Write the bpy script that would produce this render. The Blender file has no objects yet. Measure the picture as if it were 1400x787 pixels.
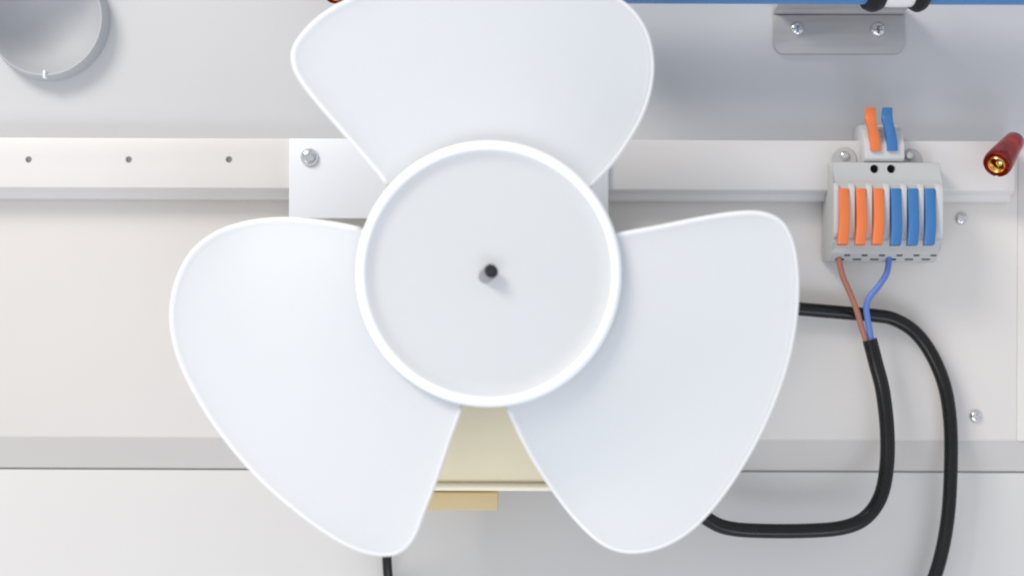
import bpy, bmesh, math, random
from mathutils import Vector, Matrix
random.seed(4)
scene = bpy.context.scene
col = scene.collection
# ------------------------------------------------------------------ camera, world, lamps, exposure
D = 0.50                       # camera distance from the back panel (m)
PX = 0.00025                   # one photograph pixel on the back panel (m)
ROLL = math.radians(-0.21)
cam = bpy.data.cameras.new('camera')
cam_o = bpy.data.objects.new('camera', cam); col.objects.link(cam_o)
cam_o.location = (0, -D, 0); cam_o.rotation_euler = (math.pi/2, ROLL, 0)
cam.sensor_width = 36; cam.lens = 36*D/(1400*PX)
cam.clip_start = 0.01; cam.clip_end = 50
cam.dof.use_dof = True; cam.dof.focus_distance = 0.475; cam.dof.aperture_fstop = 5.6
scene.camera = cam_o

world = bpy.data.worlds.new('World'); scene.world = world; world.use_nodes = True
bg = world.node_tree.nodes['Background']
bg.inputs[0].default_value = (0.915, 0.95, 1.0, 1); bg.inputs[1].default_value = 0.57

def area(name, loc, target, sx, sy, power, color):
    l = bpy.data.lights.new(name, 'AREA'); l.shape = 'RECTANGLE'; l.size = sx; l.size_y = sy
    l.energy = power; l.color = color
    o = bpy.data.objects.new(name, l); col.objects.link(o); o.location = loc
    o.rotation_euler = (Vector(target)-Vector(loc)).to_track_quat('-Z', 'Y').to_euler()
    return o
area('key_softbox', (-0.74, -0.72, 0.84), (-0.10, 0, 0), 0.44, 0.36, 9.6, (1.0, 0.945, 0.885))
area('cool_fill', (0.22, -0.80, -0.72), (0.0, 0, -0.06), 0.5, 0.4, 1.8, (0.70, 0.80, 1.0))  # added fill, no actual window: cools the shade below the fan
area('low_softbox', (-0.60, -0.95, -0.70), (0, -0.06, 0.05), 0.6, 0.45, 2.2, (1.0, 0.945, 0.90))

scene.view_settings.view_transform = 'Standard'; scene.view_settings.look = 'None'
scene.view_settings.exposure = 0.37; scene.view_settings.gamma = 1.0
scene.view_settings.use_curve_mapping = False
scene.render.engine = 'CYCLES'
scene.cycles.use_denoising = True
scene.cycles.max_bounces = 10; scene.cycles.transmission_bounces = 8
scene.cycles.filter_width = 2.0

# ------------------------------------------------------------------ placing helpers
RGT = Vector((math.cos(ROLL), 0, -math.sin(ROLL))); UP = Vector((math.sin(ROLL), 0, math.cos(ROLL)))
def S(h): return PX*(D-h)/D
def P(px, py, h=0.0):
    """a point h metres in front of the back panel"""
    s = S(h)
    return RGT*((px-700)*s) + UP*((393.5-py)*s) + Vector((0, -h, 0))
def Z(py, h=0.0): return (393.5-py)*S(h)

# ------------------------------------------------------------------ materials
def mat(name, color, rough=0.45, metal=0.0, var=0.02, scale=60, bump=0.0, bscale=900, spec=0.5, coat=0.0,
        trans=0.0, sss=0.0, translucent=0.0, ior=1.45, stretch=None):
    m = bpy.data.materials.new(name); m.use_nodes = True
    nt = m.node_tree; n = nt.nodes; L = nt.links
    b = n['Principled BSDF']
    tc = n.new('ShaderNodeTexCoord'); mp = n.new('ShaderNodeMapping')
    L.new(tc.outputs['Object'], mp.inputs[0])
    if stretch: mp.inputs['Scale'].default_value = stretch
    nz = n.new('ShaderNodeTexNoise'); nz.inputs['Scale'].default_value = scale; nz.inputs['Detail'].default_value = 5
    L.new(mp.outputs[0], nz.inputs['Vector'])
    rp = n.new('ShaderNodeValToRGB')
    c = Vector(color)
    lo = [max(0, x*(1-var)) for x in c]; hi = [min(1, x*(1+var)) for x in c]
    rp.color_ramp.elements[0].position = 0.3; rp.color_ramp.elements[1].position = 0.7
    rp.color_ramp.elements[0].color = (*lo, 1); rp.color_ramp.elements[1].color = (*hi, 1)
    L.new(nz.outputs['Fac'], rp.inputs[0]); L.new(rp.outputs[0], b.inputs['Base Color'])
    mr = n.new('ShaderNodeMapRange'); mr.inputs['To Min'].default_value = max(0, rough-0.06); mr.inputs['To Max'].default_value = rough+0.06
    L.new(nz.outputs['Fac'], mr.inputs['Value']); L.new(mr.outputs[0], b.inputs['Roughness'])
    b.inputs['Metallic'].default_value = metal
    b.inputs['Specular IOR Level'].default_value = spec
    b.inputs['Coat Weight'].default_value = coat
    b.inputs['Transmission Weight'].default_value = trans
    b.inputs['IOR'].default_value = ior
    if sss:
        b.inputs['Subsurface Weight'].default_value = sss
        b.inputs['Subsurface Radius'].default_value = (1, 1, 1); b.inputs['Subsurface Scale'].default_value = 0.004
    if bump:
        bn = n.new('ShaderNodeTexNoise'); bn.inputs['Scale'].default_value = bscale; bn.inputs['Detail'].default_value = 3
        L.new(mp.outputs[0], bn.inputs['Vector'])
        bp = n.new('ShaderNodeBump'); bp.inputs['Strength'].default_value = bump; bp.inputs['Distance'].default_value = 0.0002
        L.new(bn.outputs['Fac'], bp.inputs['Height']); L.new(bp.outputs[0], b.inputs['Normal'])
    if translucent:
        tr = n.new('ShaderNodeBsdfTranslucent'); tr.inputs[0].default_value = (0.72, 0.84, 1.0, 1)
        mx = n.new('ShaderNodeMixShader'); mx.inputs[0].default_value = translucent
        L.new(b.outputs[0], mx.inputs[1]); L.new(tr.outputs[0], mx.inputs[2])
        L.new(mx.outputs[0], n['Material Output'].inputs[0])
    return m
M = {}
M['panel'] = mat('painted_panel', (0.66, 0.628, 0.597), 0.5, var=0.03, scale=7, bump=0.10, bscale=1400, spec=0.3)
M['panel_up'] = mat('painted_panel_grey', (0.545, 0.545, 0.555), 0.38, var=0.05, scale=6, bump=0.10, bscale=1400, spec=0.5)
M['panel_low'] = mat('lower_panel_paint', (0.615, 0.604, 0.593), 0.4, var=0.035, scale=7, bump=0.1, bscale=1400, spec=0.45)
M['flange'] = mat('panel_flange', (0.545, 0.52, 0.50), 0.5, var=0.02, scale=12, bump=0.1, spec=0.3)
M['rail'] = mat('rail_plastic', (0.68, 0.655, 0.638), 0.4, var=0.015, scale=25, bump=0.08, spec=0.4)
M['plate'] = mat('bracket_white', (0.76, 0.78, 0.81), 0.4, var=0.012, scale=25, bump=0.06, spec=0.4)
M['gap'] = mat('gap_dark', (0.55, 0.54, 0.53), 0.8, spec=0.1)
M['blade'] = mat('milky_blade_plastic', (0.85, 0.843, 0.822), 0.42, var=0.02, scale=11, bump=0.04, bscale=700, spec=0.35, translucent=0.32)
M['hub'] = mat('milky_hub_plastic', (0.72, 0.745, 0.775), 0.42, var=0.012, scale=18, bump=0.04, bscale=700, spec=0.35)
M['rim'] = mat('white_rim_plastic', (0.93, 0.94, 0.95), 0.25, var=0.005, scale=20, spec=0.6)
M['bead'] = mat('edge_highlight_white', (0.79, 0.79, 0.79), 0.35, var=0.006, scale=20, spec=0.5)  # opaque white that puts the bright rim light into the edge colour
M['steel'] = mat('screw_steel', (0.72, 0.72, 0.73), 0.18, metal=1, var=0.06, scale=300)
M['zinc'] = mat('bracket_zinc', (0.47, 0.462, 0.462), 0.5, metal=0.35, var=0.08, scale=120, bump=0.15, bscale=500, stretch=(0.25, 1, 2.5))
M['shaft'] = mat('dark_shaft_steel', (0.035, 0.037, 0.042), 0.35, metal=0.5, var=0.15, scale=200)
M['shaft_side'] = mat('shaft_side_steel', (0.45, 0.45, 0.46), 0.3, metal=0.9, var=0.1, scale=200)
M['cream'] = mat('cream_plastic', (0.90, 0.80, 0.57), 0.45, var=0.02, scale=30, bump=0.06, spec=0.4)
M['cream_edge'] = mat('cream_flange', (0.96, 0.88, 0.67), 0.35, var=0.01, scale=30, spec=0.5)
M['tan'] = mat('tan_tape', (0.65, 0.52, 0.30), 0.5, var=0.04, scale=40, bump=0.1, spec=0.35)
M['core'] = mat('motor_core', (0.22, 0.22, 0.23), 0.5, metal=0.7, var=0.1, scale=100)
M['black'] = mat('black_cable', (0.004, 0.0036, 0.0036), 0.27, var=0.3, scale=150, bump=0.15, bscale=450, spec=0.45)
M['rubber'] = mat('black_ring', (0.010, 0.010, 0.012), 0.5, var=0.2, scale=150, spec=0.4)
M['brown'] = mat('brown_wire', (0.36, 0.145, 0.10), 0.42, var=0.06, scale=150)
M['bluewire'] = mat('blue_wire', (0.10, 0.19, 0.52), 0.40, var=0.06, scale=150)
M['grey'] = mat('terminal_grey', (0.49, 0.49, 0.48), 0.45, var=0.02, scale=70, bump=0.1, spec=0.4)
M['grey_l'] = mat('terminal_rib', (0.56, 0.56, 0.56), 0.42, var=0.02, scale=70, bump=0.08, spec=0.4)
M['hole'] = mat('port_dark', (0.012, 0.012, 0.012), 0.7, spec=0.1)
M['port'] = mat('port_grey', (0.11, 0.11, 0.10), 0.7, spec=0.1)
M['orange'] = mat('lever_orange', (0.74, 0.185, 0.055), 0.4, var=0.03, scale=100, spec=0.4)
M['blue'] = mat('lever_blue', (0.043, 0.165, 0.40), 0.4, var=0.03, scale=100, spec=0.4)
M['bluetube'] = mat('blue_tube', (0.07, 0.24, 0.52), 0.3, var=0.03, scale=60, spec=0.5)
M['white'] = mat('white_band', (0.88, 0.88, 0.88), 0.4, var=0.01, scale=60)
M['cup'] = mat('grey_cup', (0.43, 0.44, 0.46), 0.6, var=0.03, scale=40, bump=0.05, spec=0.45)
M['cup_rim'] = mat('grey_cup_rim', (0.46, 0.475, 0.50), 0.6, var=0.02, scale=40, spec=0.5)
M['red'] = mat('red_sleeve', (0.46, 0.018, 0.012), 0.14, var=0.45, scale=260, spec=0.6, trans=0.78)
M['brass'] = mat('brass', (0.80, 0.56, 0.22), 0.25, metal=1, var=0.12, scale=300)
M['hole_side'] = mat('rail_hole', (0.46, 0.45, 0.44), 0.7, spec=0.1)

# ------------------------------------------------------------------ mesh helpers
def tag(o, label=None, cat=None, group=None, kind=None):
    if label: o['label'] = label
    if cat: o['category'] = cat
    if group: o['group'] = group
    if kind: o['kind'] = kind
    return o
def thing(name, loc, label, cat, group=None):
    o = bpy.data.objects.new(name, None); col.objects.link(o); o.location = loc; o.empty_display_size = 0.01
    o.matrix_world = Matrix.Translation(loc)
    return tag(o, label, cat, group)
def wloc(o):
    v = Vector(o.location)
    return v + (wloc(o.parent) if o.parent else Vector((0, 0, 0)))
def obj(name, bm, m, parent=None, smooth=None, origin=None):
    """link a bmesh given in world coordinates as one mesh object"""
    if origin is None:
        xs = [v.co for v in bm.verts]
        origin = Vector([(min(c[i] for c in xs)+max(c[i] for c in xs))/2 for i in range(3)])
    origin = Vector(origin)
    bmesh.ops.translate(bm, verts=bm.verts, vec=-origin)
    bmesh.ops.recalc_face_normals(bm, faces=bm.faces)
    me = bpy.data.meshes.new(name); bm.to_mesh(me); bm.free()
    me.materials.append(M[m])
    if smooth is not None:
        for p in me.polygons: p.use_smooth = True
        me.set_sharp_from_angle(angle=math.radians(smooth))
    o = bpy.data.objects.new(name, me); col.objects.link(o)
    if parent:
        o.parent = parent; o.location = origin - wloc(parent)
    else:
        o.location = origin
    return o
def bevel(bm, w, seg=2, edges=None):
    bmesh.ops.bevel(bm, geom=edges or bm.edges[:], offset=w, segments=seg, affect='EDGES', profile=0.5)
def box(x0, x1, y0, y1, z0, z1, bev=0.0, seg=2, bm=None):
    b = bmesh.new()
    bmesh.ops.create_cube(b, size=1)
    for v in b.verts:
        v.co = Vector((x0+(v.co.x+.5)*(x1-x0), y0+(v.co.y+.5)*(y1-y0), z0+(v.co.z+.5)*(z1-z0)))
    if bev: bevel(b, bev, seg)
    return b
def pbox(px0, px1, py0, py1, h0, h1, bev=0.0, seg=2):
    """box whose front face (height h1) covers that stretch; axis-aligned in the world"""
    c = P((px0+px1)/2, (py0+py1)/2, h1); s = S(h1)
    w = abs(px1-px0)*s/2; hh = abs(py1-py0)*s/2
    return box(c.x-w, c.x+w, -h1, -h0, c.z-hh, c.z+hh, bev, seg)
def extrude_x(profile, x0, x1, bev=0.0, seg=2):
    """profile: list of (y, z)"""
    b = bmesh.new()
    a = [b.verts.new((x0, y, z)) for y, z in profile]; c = [b.verts.new((x1, y, z)) for y, z in profile]
    n = len(profile)
    for i in range(n): b.faces.new((a[i], a[(i+1) % n], c[(i+1) % n], c[i]))
    b.faces.new(a[::-1]); b.faces.new(c)
    if bev: bevel(b, bev, seg)
    return b
def lathe(profile, centre, axis=(0, -1, 0), n=48, closed=False, bm=None):
    """profile: (radius, height along axis)"""
    b = bm or bmesh.new()
    q = Vector((0, 0, 1)).rotation_difference(Vector(axis).normalized()); c = Vector(centre)
    rings = []
    for r, h in profile:
        if r < 1e-9: rings.append([b.verts.new(c + q @ Vector((0, 0, h)))])
        else: rings.append([b.verts.new(c + q @ Vector((r*math.cos(2*math.pi*i/n), r*math.sin(2*math.pi*i/n), h))) for i in range(n)])
    pairs = list(zip(rings, rings[1:]))
    if closed: pairs.append((rings[-1], rings[0]))
    for A, B in pairs:
        for i in range(n):
            j = (i+1) % n
            if len(A) == 1 and len(B) == 1: continue
            if len(A) == 1: b.faces.new((A[0], B[i], B[j]))
            elif len(B) == 1: b.faces.new((A[i], A[j], B[0]))
            else: b.faces.new((A[i], A[j], B[j], B[i]))
    return b
def catmull(pts, k=8, closed=False):
    pts = [Vector(p) for p in pts]; out = []; n = len(pts)
    rng = range(n) if closed else range(n-1)
    for i in rng:
        g = (lambda j: pts[j % n]) if closed else (lambda j: pts[min(max(j, 0), n-1)])
        p0, p1, p2, p3 = g(i-1), g(i), g(i+1), g(i+2)
        for t in range(k):
            u = t/k
            out.append(0.5*((2*p1)+(p2-p0)*u+(2*p0-5*p1+4*p2-p3)*u*u+(3*p1-p0-3*p2+p3)*u**3))
    if not closed: out.append(pts[-1].copy())
    return out
def tube(pts, r, n=16, k=8, cap=True):
    path = catmull(pts, k); b = bmesh.new(); rings = []
    nrm = None
    for i, p in enumerate(path):
        t = (path[min(i+1, len(path)-1)] - path[max(i-1, 0)]).normalized()
        if nrm is None:
            nrm = t.orthogonal().normalized()
        nrm = (nrm - t*nrm.dot(t)).normalized(); bn = t.cross(nrm)
        rr = r(i/(len(path)-1)) if callable(r) else r
        rings.append([b.verts.new(p + rr*(nrm*math.cos(2*math.pi*a/n)+bn*math.sin(2*math.pi*a/n))) for a in range(n)])
    for A, B in zip(rings, rings[1:]):
        for a in range(n): b.faces.new((A[a], A[(a+1) % n], B[(a+1) % n], B[a]))
    if cap: b.faces.new(rings[0][::-1]); b.faces.new(rings[-1])
    return b
def cut(o, cutters):
    """subtract cutter bmeshes (world coordinates) from o's mesh"""
    for cb in cutters:
        bmesh.ops.recalc_face_normals(cb, faces=cb.faces)
        me = bpy.data.meshes.new('cutter'); cb.to_mesh(me); cb.free()
        c = bpy.data.objects.new('cutter', me); col.objects.link(c)
        c.location = -wloc(o) + Vector(o.matrix_basis.translation) if False else (0, 0, 0)
        # work in the object's own frame
        c.data.transform(Matrix.Translation(-wloc(o)))
        par, loc = o.parent, o.location.copy()
        o.parent = None; o.location = (0, 0, 0)
        md = o.modifiers.new('cut', 'BOOLEAN'); md.object = c; md.operation = 'DIFFERENCE'; md.solver = 'EXACT'
        bpy.context.view_layer.update()
        new = bpy.data.meshes.new_from_object(o.evaluated_get(bpy.context.evaluated_depsgraph_get()))
        o.modifiers.remove(md); o.data = new
        o.parent = par; o.location = loc
        bpy.data.objects.remove(c)
def sharp(o, deg):
    for p in o.data.polygons: p.use_smooth = True
    o.data.set_sharp_from_angle(angle=math.radians(deg))
def copy_part(o, parent, at, rot=0.0):
    c = o.copy(); col.objects.link(c); c.parent = parent; c.location = Vector(at) - wloc(parent)
    c.rotation_euler = (0, rot, 0)
    return c

# ------------------------------------------------------------------ back panels (the setting)
XL, XR = -0.30, 0.30
ZT, ZB = 0.20, -0.20
seam = P(1391, 400, 0).x
u = obj('back_panel_upper', box(XL, XR, 0.0, 0.004, Z(200), ZT), 'panel_up'); tag(u, kind='structure')
pm = obj('back_panel_middle', extrude_x([(0.0, Z(200)-0.0004), (0.0, Z(597)), (0.0004, Z(599.5)), (0.004, Z(599.5)), (0.004, Z(200)-0.0004)], XL, seam-0.0001), 'panel', smooth=50)
tag(pm, kind='structure')
pf = obj('flange', extrude_x([(0.0004, Z(599.5)), (0.0042, Z(641, -0.0042)), (0.0052, Z(641, -0.0042)), (0.0052, Z(599.5))], XL, XR), 'flange', pm)
pr = obj('back_panel_right', box(seam, XR, -0.00010, 0.004, Z(599.5), Z(200)-0.00005, 0.0001), 'panel', smooth=40); tag(pr, kind='structure')
pb = obj('back_panel_lower', box(XL, XR, 0.0042, 0.008, ZB, Z(643.6, -0.0042), 0.0004), 'panel_low', smooth=40); tag(pb, kind='structure')
pg = obj('panel_gap_backing', box(XL, XR, 0.0060, 0.0075, Z(643.6, -0.0042)-0.0005, Z(641, -0.0042)+0.0005), 'gap'); tag(pg, kind='structure')

# ------------------------------------------------------------------ screw prototype
def screw_bm(r, c):
    b = lathe([(0, 0.55*r), (0.35*r, 0.53*r), (0.65*r, 0.44*r), (0.86*r, 0.28*r), (0.97*r, 0.10*r), (r, 0.0), (r, -0.12*r), (0, -0.12*r)], c, n=36)
    return b
def make_screw(parent, px, py, h, rpx, rot, name='screw'):
    r = rpx*S(h); c = P(px, py, h)
    o = obj(name, screw_bm(r, c), 'steel', parent, origin=c)
    a = box(c.x-0.17*r, c.x+0.17*r, c.y-r, c.y-0.08*r, c.z-0.62*r, c.z+0.62*r)
    d = box(c.x-0.62*r, c.x+0.62*r, c.y-r, c.y-0.08*r, c.z-0.165*r, c.z+0.165*r)
    cut(o, [a, d]); sharp(o, 35)
    o.rotation_euler = (0, rot, 0)
    return o
make_screw(pm, 1314, 299, 0.0002, 8.5, 0.5)
make_screw(pm, 1334, 569, 0.0002, 9.0, 0.2)

# ------------------------------------------------------------------ mounting rail
HR = 0.009
rx1 = P(1388, 230, HR).x
rail_root = thing('mounting_rail', (0, 0, Z(275)), 'long white horizontal rail with a stepped lower edge and small holes', 'rail')
prof = [(-0.0002, Z(190.5, HR)), (-HR, Z(190.5, HR)), (-HR, Z(259, HR)), (-HR+0.0035, Z(264, HR-0.0035)), (-HR+0.0045, Z(273, HR-0.0045)), (-0.0002, Z(275, HR-0.0045))]
rl = obj('rail_body', extrude_x(prof, XL, rx1, 0.0005, 2), 'rail', rail_root)
holes = []
for px in (39, 176, 313):
    c = P(px, 218, HR)
    holes.append(lathe([(0, -0.0016), (0.0011, -0.0016), (0.0011, 0.002), (0, 0.002)], c, n=20))
cut(rl, holes); sharp(rl, 40)
for px in (39, 176, 313):
    c = P(px, 218, HR-0.0013)
    obj('hole_plug', lathe([(0, 0.0), (0.00105, 0.0), (0.00105, -0.0008), (0, -0.0008)], c, n=20), 'hole_side', rail_root)

# ------------------------------------------------------------------ fan mounting plate
HP = 0.0105
plate_root = thing('mounting_plate', P(613, 245, HP), 'flat white mounting plate screwed onto the rail behind the fan', 'plate')
obj('plate_sheet', pbox(395, 832, 190, 299, HR+0.0002, HP, 0.0004, 2), 'plate', plate_root, smooth=40)
make_screw(plate_root, 423, 215, HP+0.0002, 12.5, 0.35)

# ------------------------------------------------------------------ motor behind the fan
motor = thing('fan_motor', P(668, 420, HP), 'cream fan motor with a tan tab, showing between the two lower blades', 'motor')
obj('housing', pbox(556, 780, 300, 662, 0.0110, 0.034, 0.002, 3), 'cream', motor, smooth=40)
obj('flange', pbox(552, 784, 661, 671, 0.0108, 0.0358, 0.0011, 3), 'cream_edge', motor, smooth=40)
obj('tape_tab', pbox(556, 681, 672.5, 698, 0.0115, 0.028, 0.0008, 2), 'tan', motor, smooth=40)
cm = P(668, 374, 0.034)
obj('core', lathe([(0, 0.0), (0.024, 0.0), (0.024, 0.008), (0.022, 0.0095), (0.006, 0.0095), (0.006, 0.02), (0, 0.02)], cm, n=40), 'core', motor, smooth=40)

# ------------------------------------------------------------------ fan: hub, rim, three blades, shaft end
HF = 0.078
hc = P(668, 374, HF); sF = S(HF)
fan = thing('fan', hc, 'white plastic fan with three broad blades and a round hub', 'fan')
R = 183.5*sF
Ri = 167*sF
hub_prof = [(0, -0.0030), (0.25*R, -0.0030), (0.6*R, -0.0032), (0.80*R, -0.0034), (Ri-0.0030, -0.0034), (Ri-0.0012, -0.0031), (Ri+0.0002, -0.0022), (Ri+0.0008, -0.0020),
            (Ri+0.0012, -0.0045), (R-0.0012, -0.0045), (R-0.0008, -0.006), (R-0.0006, -0.028), (R-0.0025, -0.028), (R-0.003, -0.007), (0.0065, -0.007), (0, -0.007)]
hub = obj('hub', lathe(hub_prof, hc, n=128), 'blade', fan, smooth=30, origin=hc)
def rim_prof():
    rm = (R+Ri)/2; a = (R-Ri)/2; out = []
    for i in range(20):
        t = 2*math.pi*i/20
        rr = rm + a*math.cos(t)
        hh = -0.0035 + (0.0020 if math.sin(t) > 0 else 0.0010)*math.sin(t)
        out.append((rr, hh))
    return out
obj('rim', lathe(rim_prof(), hc, n=160, closed=True), 'rim', hub, smooth=180, origin=hc)
tipv = P(671.5, 370.5, HF+0.0004); base = P(664.0, 377.0, HF-0.0034)
ax = (tipv-base); Ls = ax.length; ax.normalize(); rs = 10.0*S(HF)
sh = obj('shaft', lathe([(0, -0.006), (rs, -0.006), (rs, Ls-0.0004), (rs-0.0001, Ls-0.0002), (0, Ls-0.0002)], base, ax, n=32), 'shaft_side', motor, smooth=40)
obj('shaft_tip', lathe([(0, Ls-0.00015), (rs*0.99, Ls-0.00015), (rs*0.99, Ls+0.0002), (rs*0.8, Ls+0.0005), (0, Ls+0.0006)], base, ax, n=32), 'shaft', sh, smooth=40)

blades = {
 'top': [(560, 300), (525, 248), (497, 214), (462, 174), (430, 137), (408, 107), (399.5, 84), (402, 64), (416, 43), (441, 20), (475, 0), (520, -18), (580, -32), (645, -38), (715, -36), (775, -28), (825, -12), (861, 10), (884, 42), (893, 80), (891, 118), (879, 158), (858, 196), (836, 226), (806, 258), (770, 300), (668, 345)],
 'right': [(800, 330), (846, 319), (900, 309), (955, 298), (1003, 290.5), (1040, 290), (1068, 302), (1084, 330), (1091, 372), (1090, 425), (1080, 486), (1060, 548), (1030, 612), (990, 675), (950, 720), (908, 746), (864, 755), (826, 745), (789, 713), (754, 668), (720, 614), (693, 558), (672, 510), (690, 400)],
 'left': [(560, 330), (494, 312), (440, 302), (388, 298), (338, 303), (294, 318), (261, 345), (240, 386), (233, 432), (241, 482), (264, 534), (301, 592), (351, 651), (410, 703), (466, 741), (508, 757), (543, 756), (566, 735), (581, 698), (600, 648), (616, 600), (631, 556), (640, 500), (640, 400)],
}
near_ang = {'top': 132.0, 'right': 10.0, 'left': 250.0}     # the straight edge stands forward
def make_blade(key):
    out = catmull([(a, b, 0) for a, b in blades[key]], 6, closed=True)
    n = len(out)
    cx = sum(p.x for p in out)/n; cy = sum(p.y for p in out)/n
    def base_h(px, py):
        dx, dz = px-668, 374-py
        r = math.hypot(dx, dz)
        ang = math.degrees(math.atan2(dz, dx))
        d = (near_ang[key]-ang) % 360
        if d > 240: d -= 360
        f = min(max(d/85.0, -0.2), 1.2)
        k = min(1, max(0, (r-150)/220.0)); k = k*k*(3-2*k)
        return 0.0715 - 0.013*f*k + 0.0025*math.sin(math.pi*min(max(f, 0), 1))*k
    # inward normals of the outline
    nor = []
    area2 = sum(out[i].x*out[(i+1) % n].y-out[(i+1) % n].x*out[i].y for i in range(n))
    sg = 1 if area2 > 0 else -1
    for i in range(n):
        t = out[(i+1) % n]-out[i-1]; t.normalize()
        nor.append(Vector((-t.y, t.x, 0))*sg)
    b = bmesh.new()
    th = 0.0011
    rows = []           # (inset px, scale toward centre, height offset)
    edge = [(3.0, -th), (1.2, -th*0.75), (0.3, -th*0.3), (0.0, 0.0), (0.35, th*0.45), (1.3, th*0.85), (2.8, th*1.10), (5.0, th*1.16), (8.0, th*1.02), (12.0, th*0.9)]
    for ins, dh in edge:
        rows.append([(out[i]+nor[i]*ins, dh) for i in range(n)])
    last = [out[i]+nor[i]*12.0 for i in range(n)]
    c0 = Vector((cx, cy, 0))
    for s in (0.85, 0.68, 0.5, 0.32, 0.15):
        rows.append([(c0+(p-c0)*s, th*0.9) for p in last])
    back = [out[i]+nor[i]*3.0 for i in range(n)]
    brows = [[(c0+(p-c0)*s, -th) for p in back] for s in (0.15, 0.4, 0.7)]
    rows = brows+rows
    vr = [[b.verts.new(P(p.x, p.y, base_h(p.x, p.y)+dh)) for p, dh in row] for row in rows]
    for A, B in zip(vr, vr[1:]):
        for i in range(n):
            j = (i+1) % n
            b.faces.new((A[i], A[j], B[j], B[i]))
    for ring, dh in ((vr[0], -th), (vr[-1], th*0.9)):
        v = b.verts.new(P(cx, cy, base_h(cx, cy)+dh))
        for i in range(n): b.faces.new((ring[i], ring[(i+1) % n], v))
    bl = obj('blade', b, 'blade', fan, smooth=75)
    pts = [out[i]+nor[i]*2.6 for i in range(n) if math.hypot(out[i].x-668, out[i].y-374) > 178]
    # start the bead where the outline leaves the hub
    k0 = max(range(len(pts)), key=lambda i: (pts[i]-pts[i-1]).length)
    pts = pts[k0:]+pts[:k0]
    obj('edge_highlight_bead', tube([P(p.x, p.y, base_h(p.x, p.y)+0.0004) for p in pts], 0.0009, 10, 1), 'bead', bl, smooth=180)  # bead added along the outline to give the blades bright rims
    return bl
for k in ('top', 'right', 'left'): make_blade(k)

# ------------------------------------------------------------------ lever terminal block
T = thing('terminal_block', P(1205, 290, 0.0), 'grey lever wire connector with orange and blue levers', 'connector')
HT = 0.020
xl = P(1141, 290, HT).x; xr = P(1290, 290, HT).x
dz = P(1215, 290, HT).z - Z(290, HT)           # camera roll shifts the px rows here slightly
def zt(py, h): return Z(py, h)+dz
prof = [(-0.0095, zt(222, 0.0165)), (-0.0165, zt(222, 0.0165)), (-0.0178, zt(250, 0.0178)), (-0.0190, zt(257, 0.0190)), (-0.0182, zt(330, 0.0182)),
        (-0.0165, zt(337, 0.0165)), (-0.0160, zt(346, 0.0160)), (-0.0120, zt(358, 0.0120)), (-0.0004, zt(358, 0.0120)), (-0.0004, zt(222, 0.0165))]
body = obj('lower_housing', extrude_x(prof, xl, xr, 0.0005, 2), 'grey', T)
cyl = lambda c, r, d: lathe([(0, -d), (r, -d), (r, 0.003), (0, 0.003)], c, n=24)
cut(body, [cyl(P(1195.5, 231, 0.0168), 0.00145, 0.004), cyl(P(1218.5, 231, 0.0168), 0.00145, 0.004)])
sharp(body, 35)
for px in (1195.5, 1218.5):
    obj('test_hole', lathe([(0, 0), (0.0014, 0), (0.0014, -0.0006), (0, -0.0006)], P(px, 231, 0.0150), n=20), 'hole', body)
# ribs between the six levers
lev_x = [1153.5, 1177.2, 1201, 1225, 1248.3, 1271.5]
rib_x = [1144.5] + [(a+b)/2 for a, b in zip(lev_x, lev_x[1:])] + [1285]
for i, rx in enumerate(rib_x):
    w = 4.4 if 0 < i < 6 else (3.4 if i == 0 else 5.5)
    c = P(rx, 290, 0.0212); s = S(0.0212)
    pr_ = [(-0.0180, zt(250, 0.018)), (-0.0196, zt(252, 0.0196)), (-0.0207, zt(258, 0.0207)), (-0.0207, zt(318, 0.0207)), (-0.0200, zt(325, 0.0200)), (-0.0178, zt(326, 0.0178))]
    obj('rib', extrude_x(pr_, c.x-w*s, c.x+w*s, 0.0004, 2), 'grey_l', body, smooth=40)
def lever(pts, w, m, parent, th=0.0016):
    """a lever bent along pts (px, py, h): a bar of constant width"""
    path = catmull([P(*p) for p in pts], 4)
    b = bmesh.new(); rings = []
    for i, p in enumerate(path):
        t = (path[min(i+1, len(path)-1)]-path[max(i-1, 0)]).normalized()
        sd = Vector((1, 0, 0)); up = sd.cross(t).normalized()
        if up.y > 0: up = -up
        hw = w/2
        rings.append([b.verts.new(p+sd*a+up*c) for a, c in ((-hw, -th), (hw, -th), (hw, -0.0002), (hw-0.0003, 0), (-hw+0.0003, 0), (-hw, -0.0002))])
    for A, B in zip(rings, rings[1:]):
        for i in range(6): b.faces.new((A[i], A[(i+1) % 6], B[(i+1) % 6], B[i]))
    b.faces.new(rings[0][::-1]); b.faces.new(rings[-1])
    return obj('lever', b, m, parent, smooth=45)
for i, lx in enumerate(lev_x):
    j = random.uniform(-0.7, 0.7); k = random.uniform(-0.0003, 0.0003)
    lever([(lx, 257.5, 0.0212), (lx+1.2, 280, 0.0220), (lx+1.8+j*0.5, 305, 0.0228+k), (lx+1.0+j, 320, 0.0234+k), (lx-0.2+j, 333.5+j, 0.0240+k)], 13.6*S(0.022), 'orange' if i < 3 else 'blue', T, 0.0028)
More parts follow.
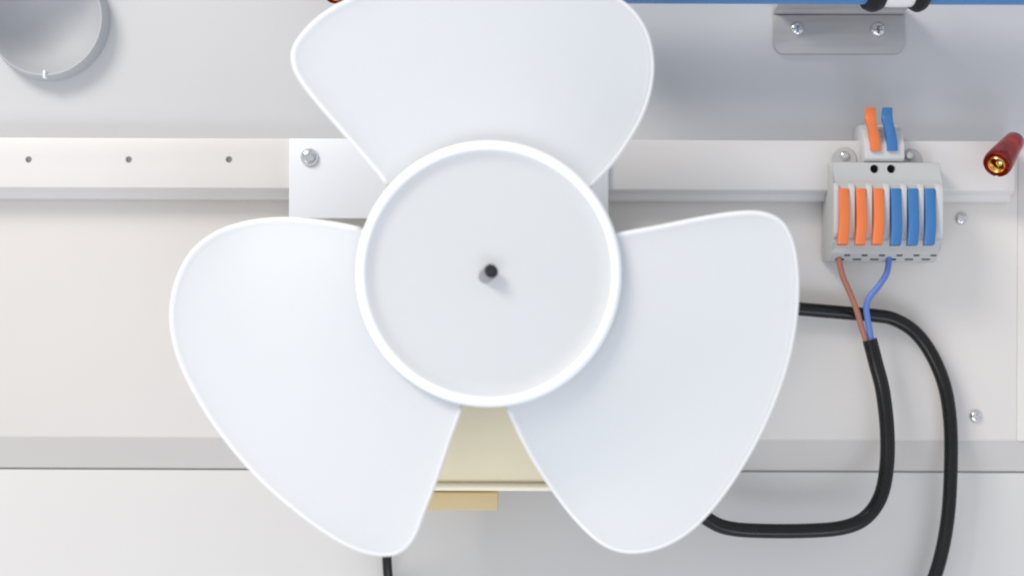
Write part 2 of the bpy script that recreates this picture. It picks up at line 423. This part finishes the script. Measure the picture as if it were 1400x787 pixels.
# bottom ports
ports = []
for i, lx in enumerate(lev_x):
    ports.append((lx+7 if i else lx+7, 348.2, 4.2, 1.8))
bottom = []
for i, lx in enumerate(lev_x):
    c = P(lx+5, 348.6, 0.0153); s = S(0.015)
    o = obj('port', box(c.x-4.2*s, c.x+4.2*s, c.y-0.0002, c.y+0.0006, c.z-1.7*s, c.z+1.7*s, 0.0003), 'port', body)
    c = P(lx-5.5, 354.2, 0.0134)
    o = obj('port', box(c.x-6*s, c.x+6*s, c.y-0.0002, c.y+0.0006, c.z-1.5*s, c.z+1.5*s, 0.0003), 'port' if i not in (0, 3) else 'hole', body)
# upper housing
xl2 = P(1182, 200, 0.0165).x; xr2 = P(1237, 200, 0.0165).x
prof = [(-0.0004, zt(170, 0.010)), (-0.0085, zt(170, 0.0105)), (-0.0135, zt(178, 0.0135)), (-0.0165, zt(197, 0.0165)), (-0.0168, zt(217, 0.0168)), (-0.0150, zt(222, 0.0150)), (-0.0004, zt(222, 0.0150))]
uh = obj('upper_housing', extrude_x(prof, xl2, xr2, 0.0005, 2), 'grey_l', T, smooth=35)
for lx, m in ((1188, 'orange'), (1211, 'blue')):
    lever([(lx+2.5, 147, 0.0160), (lx+2.5, 155, 0.0185), (lx+3.5, 166, 0.0195), (lx+7.5, 184, 0.0180), (lx+9, 193, 0.0178), (lx+10, 206, 0.0178)], 13.8*S(0.018), m, T, 0.0022)
# mounting ears with screws
for i, (ex, ey) in enumerate(((1154, 219), (1246, 219))):
    c = P(ex, ey, 0.0095); r = (19 if i == 0 else 16)*S(0.0095)
    ear = obj('mounting_ear', lathe([(0, -0.0088), (r, -0.0088), (r, -0.0006), (r-0.0005, 0), (0, 0)], c, n=32), 'grey', T, smooth=40)
    make_screw(ear, ex+(1 if i == 0 else -3), 213, 0.0097, 6.5, 0.6)

# ------------------------------------------------------------------ cables and wires
cable = thing('power_cable', P(1188, 465, 0.012), 'black cable with bared brown and blue wires running into the connector', 'cable')
r1 = 10.0*S(0.011)
obj('sheath', tube([P(1189, 464, .0125), P(1197, 495, .0122), P(1207, 535, .0115), (P(1213, 590, .0110)), P(1212, 640, .0105), P(1203, 680, .0105), P(1182, 708, .0105), P(1150, 721, .0105), P(1100, 725, .0105), P(1040, 725, .0110), P(1000, 722, .0115), P(974, 713, .0130), P(945, 690, .016), P(900, 640, .020), P(840, 590, .022), P(775, 540, .022)], r1, 20), 'black', cable, smooth=60)
obj('brown_wire', tube([P(1147, 350, .0135), P(1147.5, 358, .0135), P(1152, 377, .0138), P(1162, 400, .0138), P(1171, 423, .0138), P(1178, 447, .0132), P(1184, 466, .0128), P(1188, 480, .0126)], 4.0*S(.013), 14), 'brown', cable, smooth=60)
obj('blue_wire', tube([P(1215, 350, .0135), P(1215, 358, .0135), P(1212, 374, .0140), P(1202, 390, .0145), P(1189, 406, .0145), P(1184.5, 419, .0142), P(1186, 435, .0137), P(1191, 464, .0130), P(1193, 480, .0126)], 4.2*S(.013), 14), 'bluewire', cable, smooth=60)
c2 = obj('loose_cable', tube([P(900, 415, .018), P(980, 413, .012), P(1050, 417, .0075), P(1093, 422, .0056), P(1150, 427, .0052), P(1195, 431, .0051), P(1222, 436, .0051), P(1250, 453, .0051), P(1273, 483, .0052), P(1291, 526, .0056), P(1299, 575, .0060), P(1300, 635, .006), P(1296, 705, .0055), P(1284, 768, .0044), P(1262, 830, .003)], 9.4*S(.006), 20), 'black', None, smooth=60)
tag(c2, 'plain black cable curving down at the right edge past the lower screw', 'cable')
c3 = obj('motor_lead', tube([P(560, 640, .024), P(540, 690, .014), P(530, 735, .006), P(529, 762, .002), P(532, 800, -.0008), P(540, 850, -.0008)], 6.6*S(0.002), 16), 'black', None, smooth=60)
tag(c3, 'short black lead hanging below the tip of the lower left blade', 'cable')

# ------------------------------------------------------------------ zinc bracket under the blue tube
br = thing('metal_bracket', P(1147, 60, 0.0), 'grey metal angle bracket with rounded corners held by two screws', 'bracket')
HB = 0.0016
def rounded_plate(px0, px1, py0, py1, rpx, h0, h1):
    pts = [(px0, py0), (px1, py0)]
    for i in range(7):
        a = math.pi/2*i/6; pts.append((px1-rpx+rpx*math.cos(a), py1-rpx+rpx*math.sin(a)))
    for i in range(7):
        a = math.pi/2*i/6; pts.append((px0+rpx-rpx*math.sin(a), py1-rpx+rpx*math.cos(a)))
    b = bmesh.new()
    F = [b.verts.new(P(x, y, h1)) for x, y in pts]
    Bk = [b.verts.new(v.co + Vector((0, h1-h0, 0))) for v in F]
    f = b.faces.new(F); b.faces.new(Bk[::-1]); n = len(pts)
    for i in range(n): b.faces.new((F[i], F[(i+1) % n], Bk[(i+1) % n], Bk[i]))
    ed = [e for e in f.edges]
    bevel(b, 0.0005, 2, ed)
    return b
obj('wall_leaf', rounded_plate(1058, 1237, 20, 74, 14, 0.0002, HB), 'zinc', br, smooth=40)
x0 = P(1058, 20, HB).x; x1 = P(1237, 20, HB).x; zz = P(1147, 20, HB).z
pr_ = [(-0.0002, zz+0.0001), (-HB, zz+0.0001), (-0.0026, zz+0.0006), (-0.0034, zz+0.0014), (-0.021, zz+0.0022), (-0.021, zz+0.0034), (-0.0025, zz+0.0030), (-0.0002, zz+0.0022)]
obj('tube_leaf', extrude_x(pr_, x0, x1, 0.0002, 1), 'zinc', br, smooth=50)
make_screw(br, 1090, 40, HB+0.0001, 9.5, 0.1)
make_screw(br, 1200, 41, HB+0.0001, 10.5, 0.0)

# ------------------------------------------------------------------ blue tube along the top edge
HTU = 0.031; rt = 0.010
ct = P(1150, 6, HTU); ctz = ct.z + rt
tb = thing('blue_tube', (ct.x, -HTU, ctz), 'blue tube along the top edge with a white band between two black rings', 'tube')
xa = P(770, 0, HTU).x
dzr = math.tan(math.radians(0.12))
obj('tube_body', lathe([(0, 0), (rt*0.92, 0), (rt, 0.001), (rt, 0.35), (0, 0.35)], (xa, -HTU, ctz+0.0001), (1, 0, 0), n=64), 'bluetube', tb, smooth=40)
def ring(px0, px1, r, m, nm, bulge):
    a = P(px0, 5, HTU).x; b_ = P(px1, 5, HTU).x; w = b_-a
    pf_ = [(rt-0.0005, 0.0)] + [(r - bulge*(1-math.sin(math.pi*i/10)), w*i/10) for i in range(11)] + [(rt-0.0005, w)]
    return obj(nm, lathe(pf_, (a, -HTU, ctz), (1, 0, 0), n=64, closed=True), m, tb, smooth=60)
ring(1206, 1249, rt+3.2*S(HTU), 'white', 'white_band', 0.0001)
ring(1183, 1207, rt+10*S(HTU), 'rubber', 'black_ring', 0.0010)
ring(1247, 1266, rt+10*S(HTU), 'rubber', 'black_ring', 0.0010)

# ------------------------------------------------------------------ round grey cup, top left
cc = P(60, 24, 0.006); q = S(0.006)
cup = thing('round_cup', cc, 'round grey plastic cup in the top left corner', 'cup')
cut(u, [lathe([(0, 0.01), (75*q, 0.01), (75*q, -0.02), (0, -0.02)], cc, n=72)])
obj('bowl', lathe([(78*q, 0.0), (76*q, -0.0008), (73*q, -0.0030), (66*q, -0.0070), (54*q, -0.0112), (38*q, -0.0142), (20*q, -0.0156), (0, -0.0160)], cc, n=72), 'cup', cup, smooth=60)
obj('skirt', lathe([(78*q, 0.0), (79*q, 0.0001), (80*q, -0.0006), (82*q, -0.0030), (84*q, -0.0059), (82*q, -0.0059), (78*q, -0.0008)], cc, n=72, closed=True), 'cup_rim', cup, smooth=60)
cn = P(60, 101, 0.0066)
obj('highlight_nub', box(cn.x-1.6*q, cn.x+1.6*q, cn.y, cn.y+0.003, cn.z-6*q, cn.z+5*q, 0.0003), 'white', cup, smooth=40)  # white sliver added as the small highlight on the cup's lower edge

# ------------------------------------------------------------------ red insulated terminals with brass inside
def red_terminal(near, far, r0, r1, label, name='red_terminal'):
    A = P(*near); B = P(*far); ax = (B-A); Ln = ax.length; ax.normalize()
    t = thing(name, A, label, 'terminal', 'red insulated terminals')
    prof = [(r0*0.80, 0.0022), (r0*0.82, 0.0004), (r0*0.90, 0.0), (r0*0.98, 0.0006), (r0, 0.002), (r0*0.97, Ln*0.25), (r0*0.86, Ln*0.50), (r1*1.12, Ln*0.75), (r1, Ln*0.93), (r1*0.75, Ln), (0, Ln+0.0003), (0, Ln*0.7), (r0*0.5, Ln*0.5), (r0*0.72, Ln*0.35)]
    obj('sleeve', lathe(prof, A, ax, n=40, closed=False), 'red', t, smooth=60)
    b = obj('brass_ferrule', lathe([(r0*0.38, 0.0012), (r0*0.56, -0.0002), (r0*0.72, 0.0008), (r0*0.68, Ln*0.3), (r0*0.45, Ln*0.3), (r0*0.34, Ln*0.12)], A, ax, n=32, closed=True), 'brass', t, smooth=50)
    obj('brass_pin', lathe([(0, 0.0004), (r0*0.22, 0.0010), (r0*0.24, Ln*0.25), (0, Ln*0.25)], A+Vector((r0*0.12, 0, 0)), ax, n=16), 'brass', t, smooth=50)
    return t
red_terminal((1362, 226, 0.024), (1389, 190, 0.0135), 20*S(.024), 13.5*S(.014), 'translucent red terminal with gold inside at the right end of the rail')
red_terminal((461, -7, 0.020), (440, -52, 0.010), 17*S(.02), 9*S(.012), 'red terminal tip peeking in at the top edge beside the upper blade')
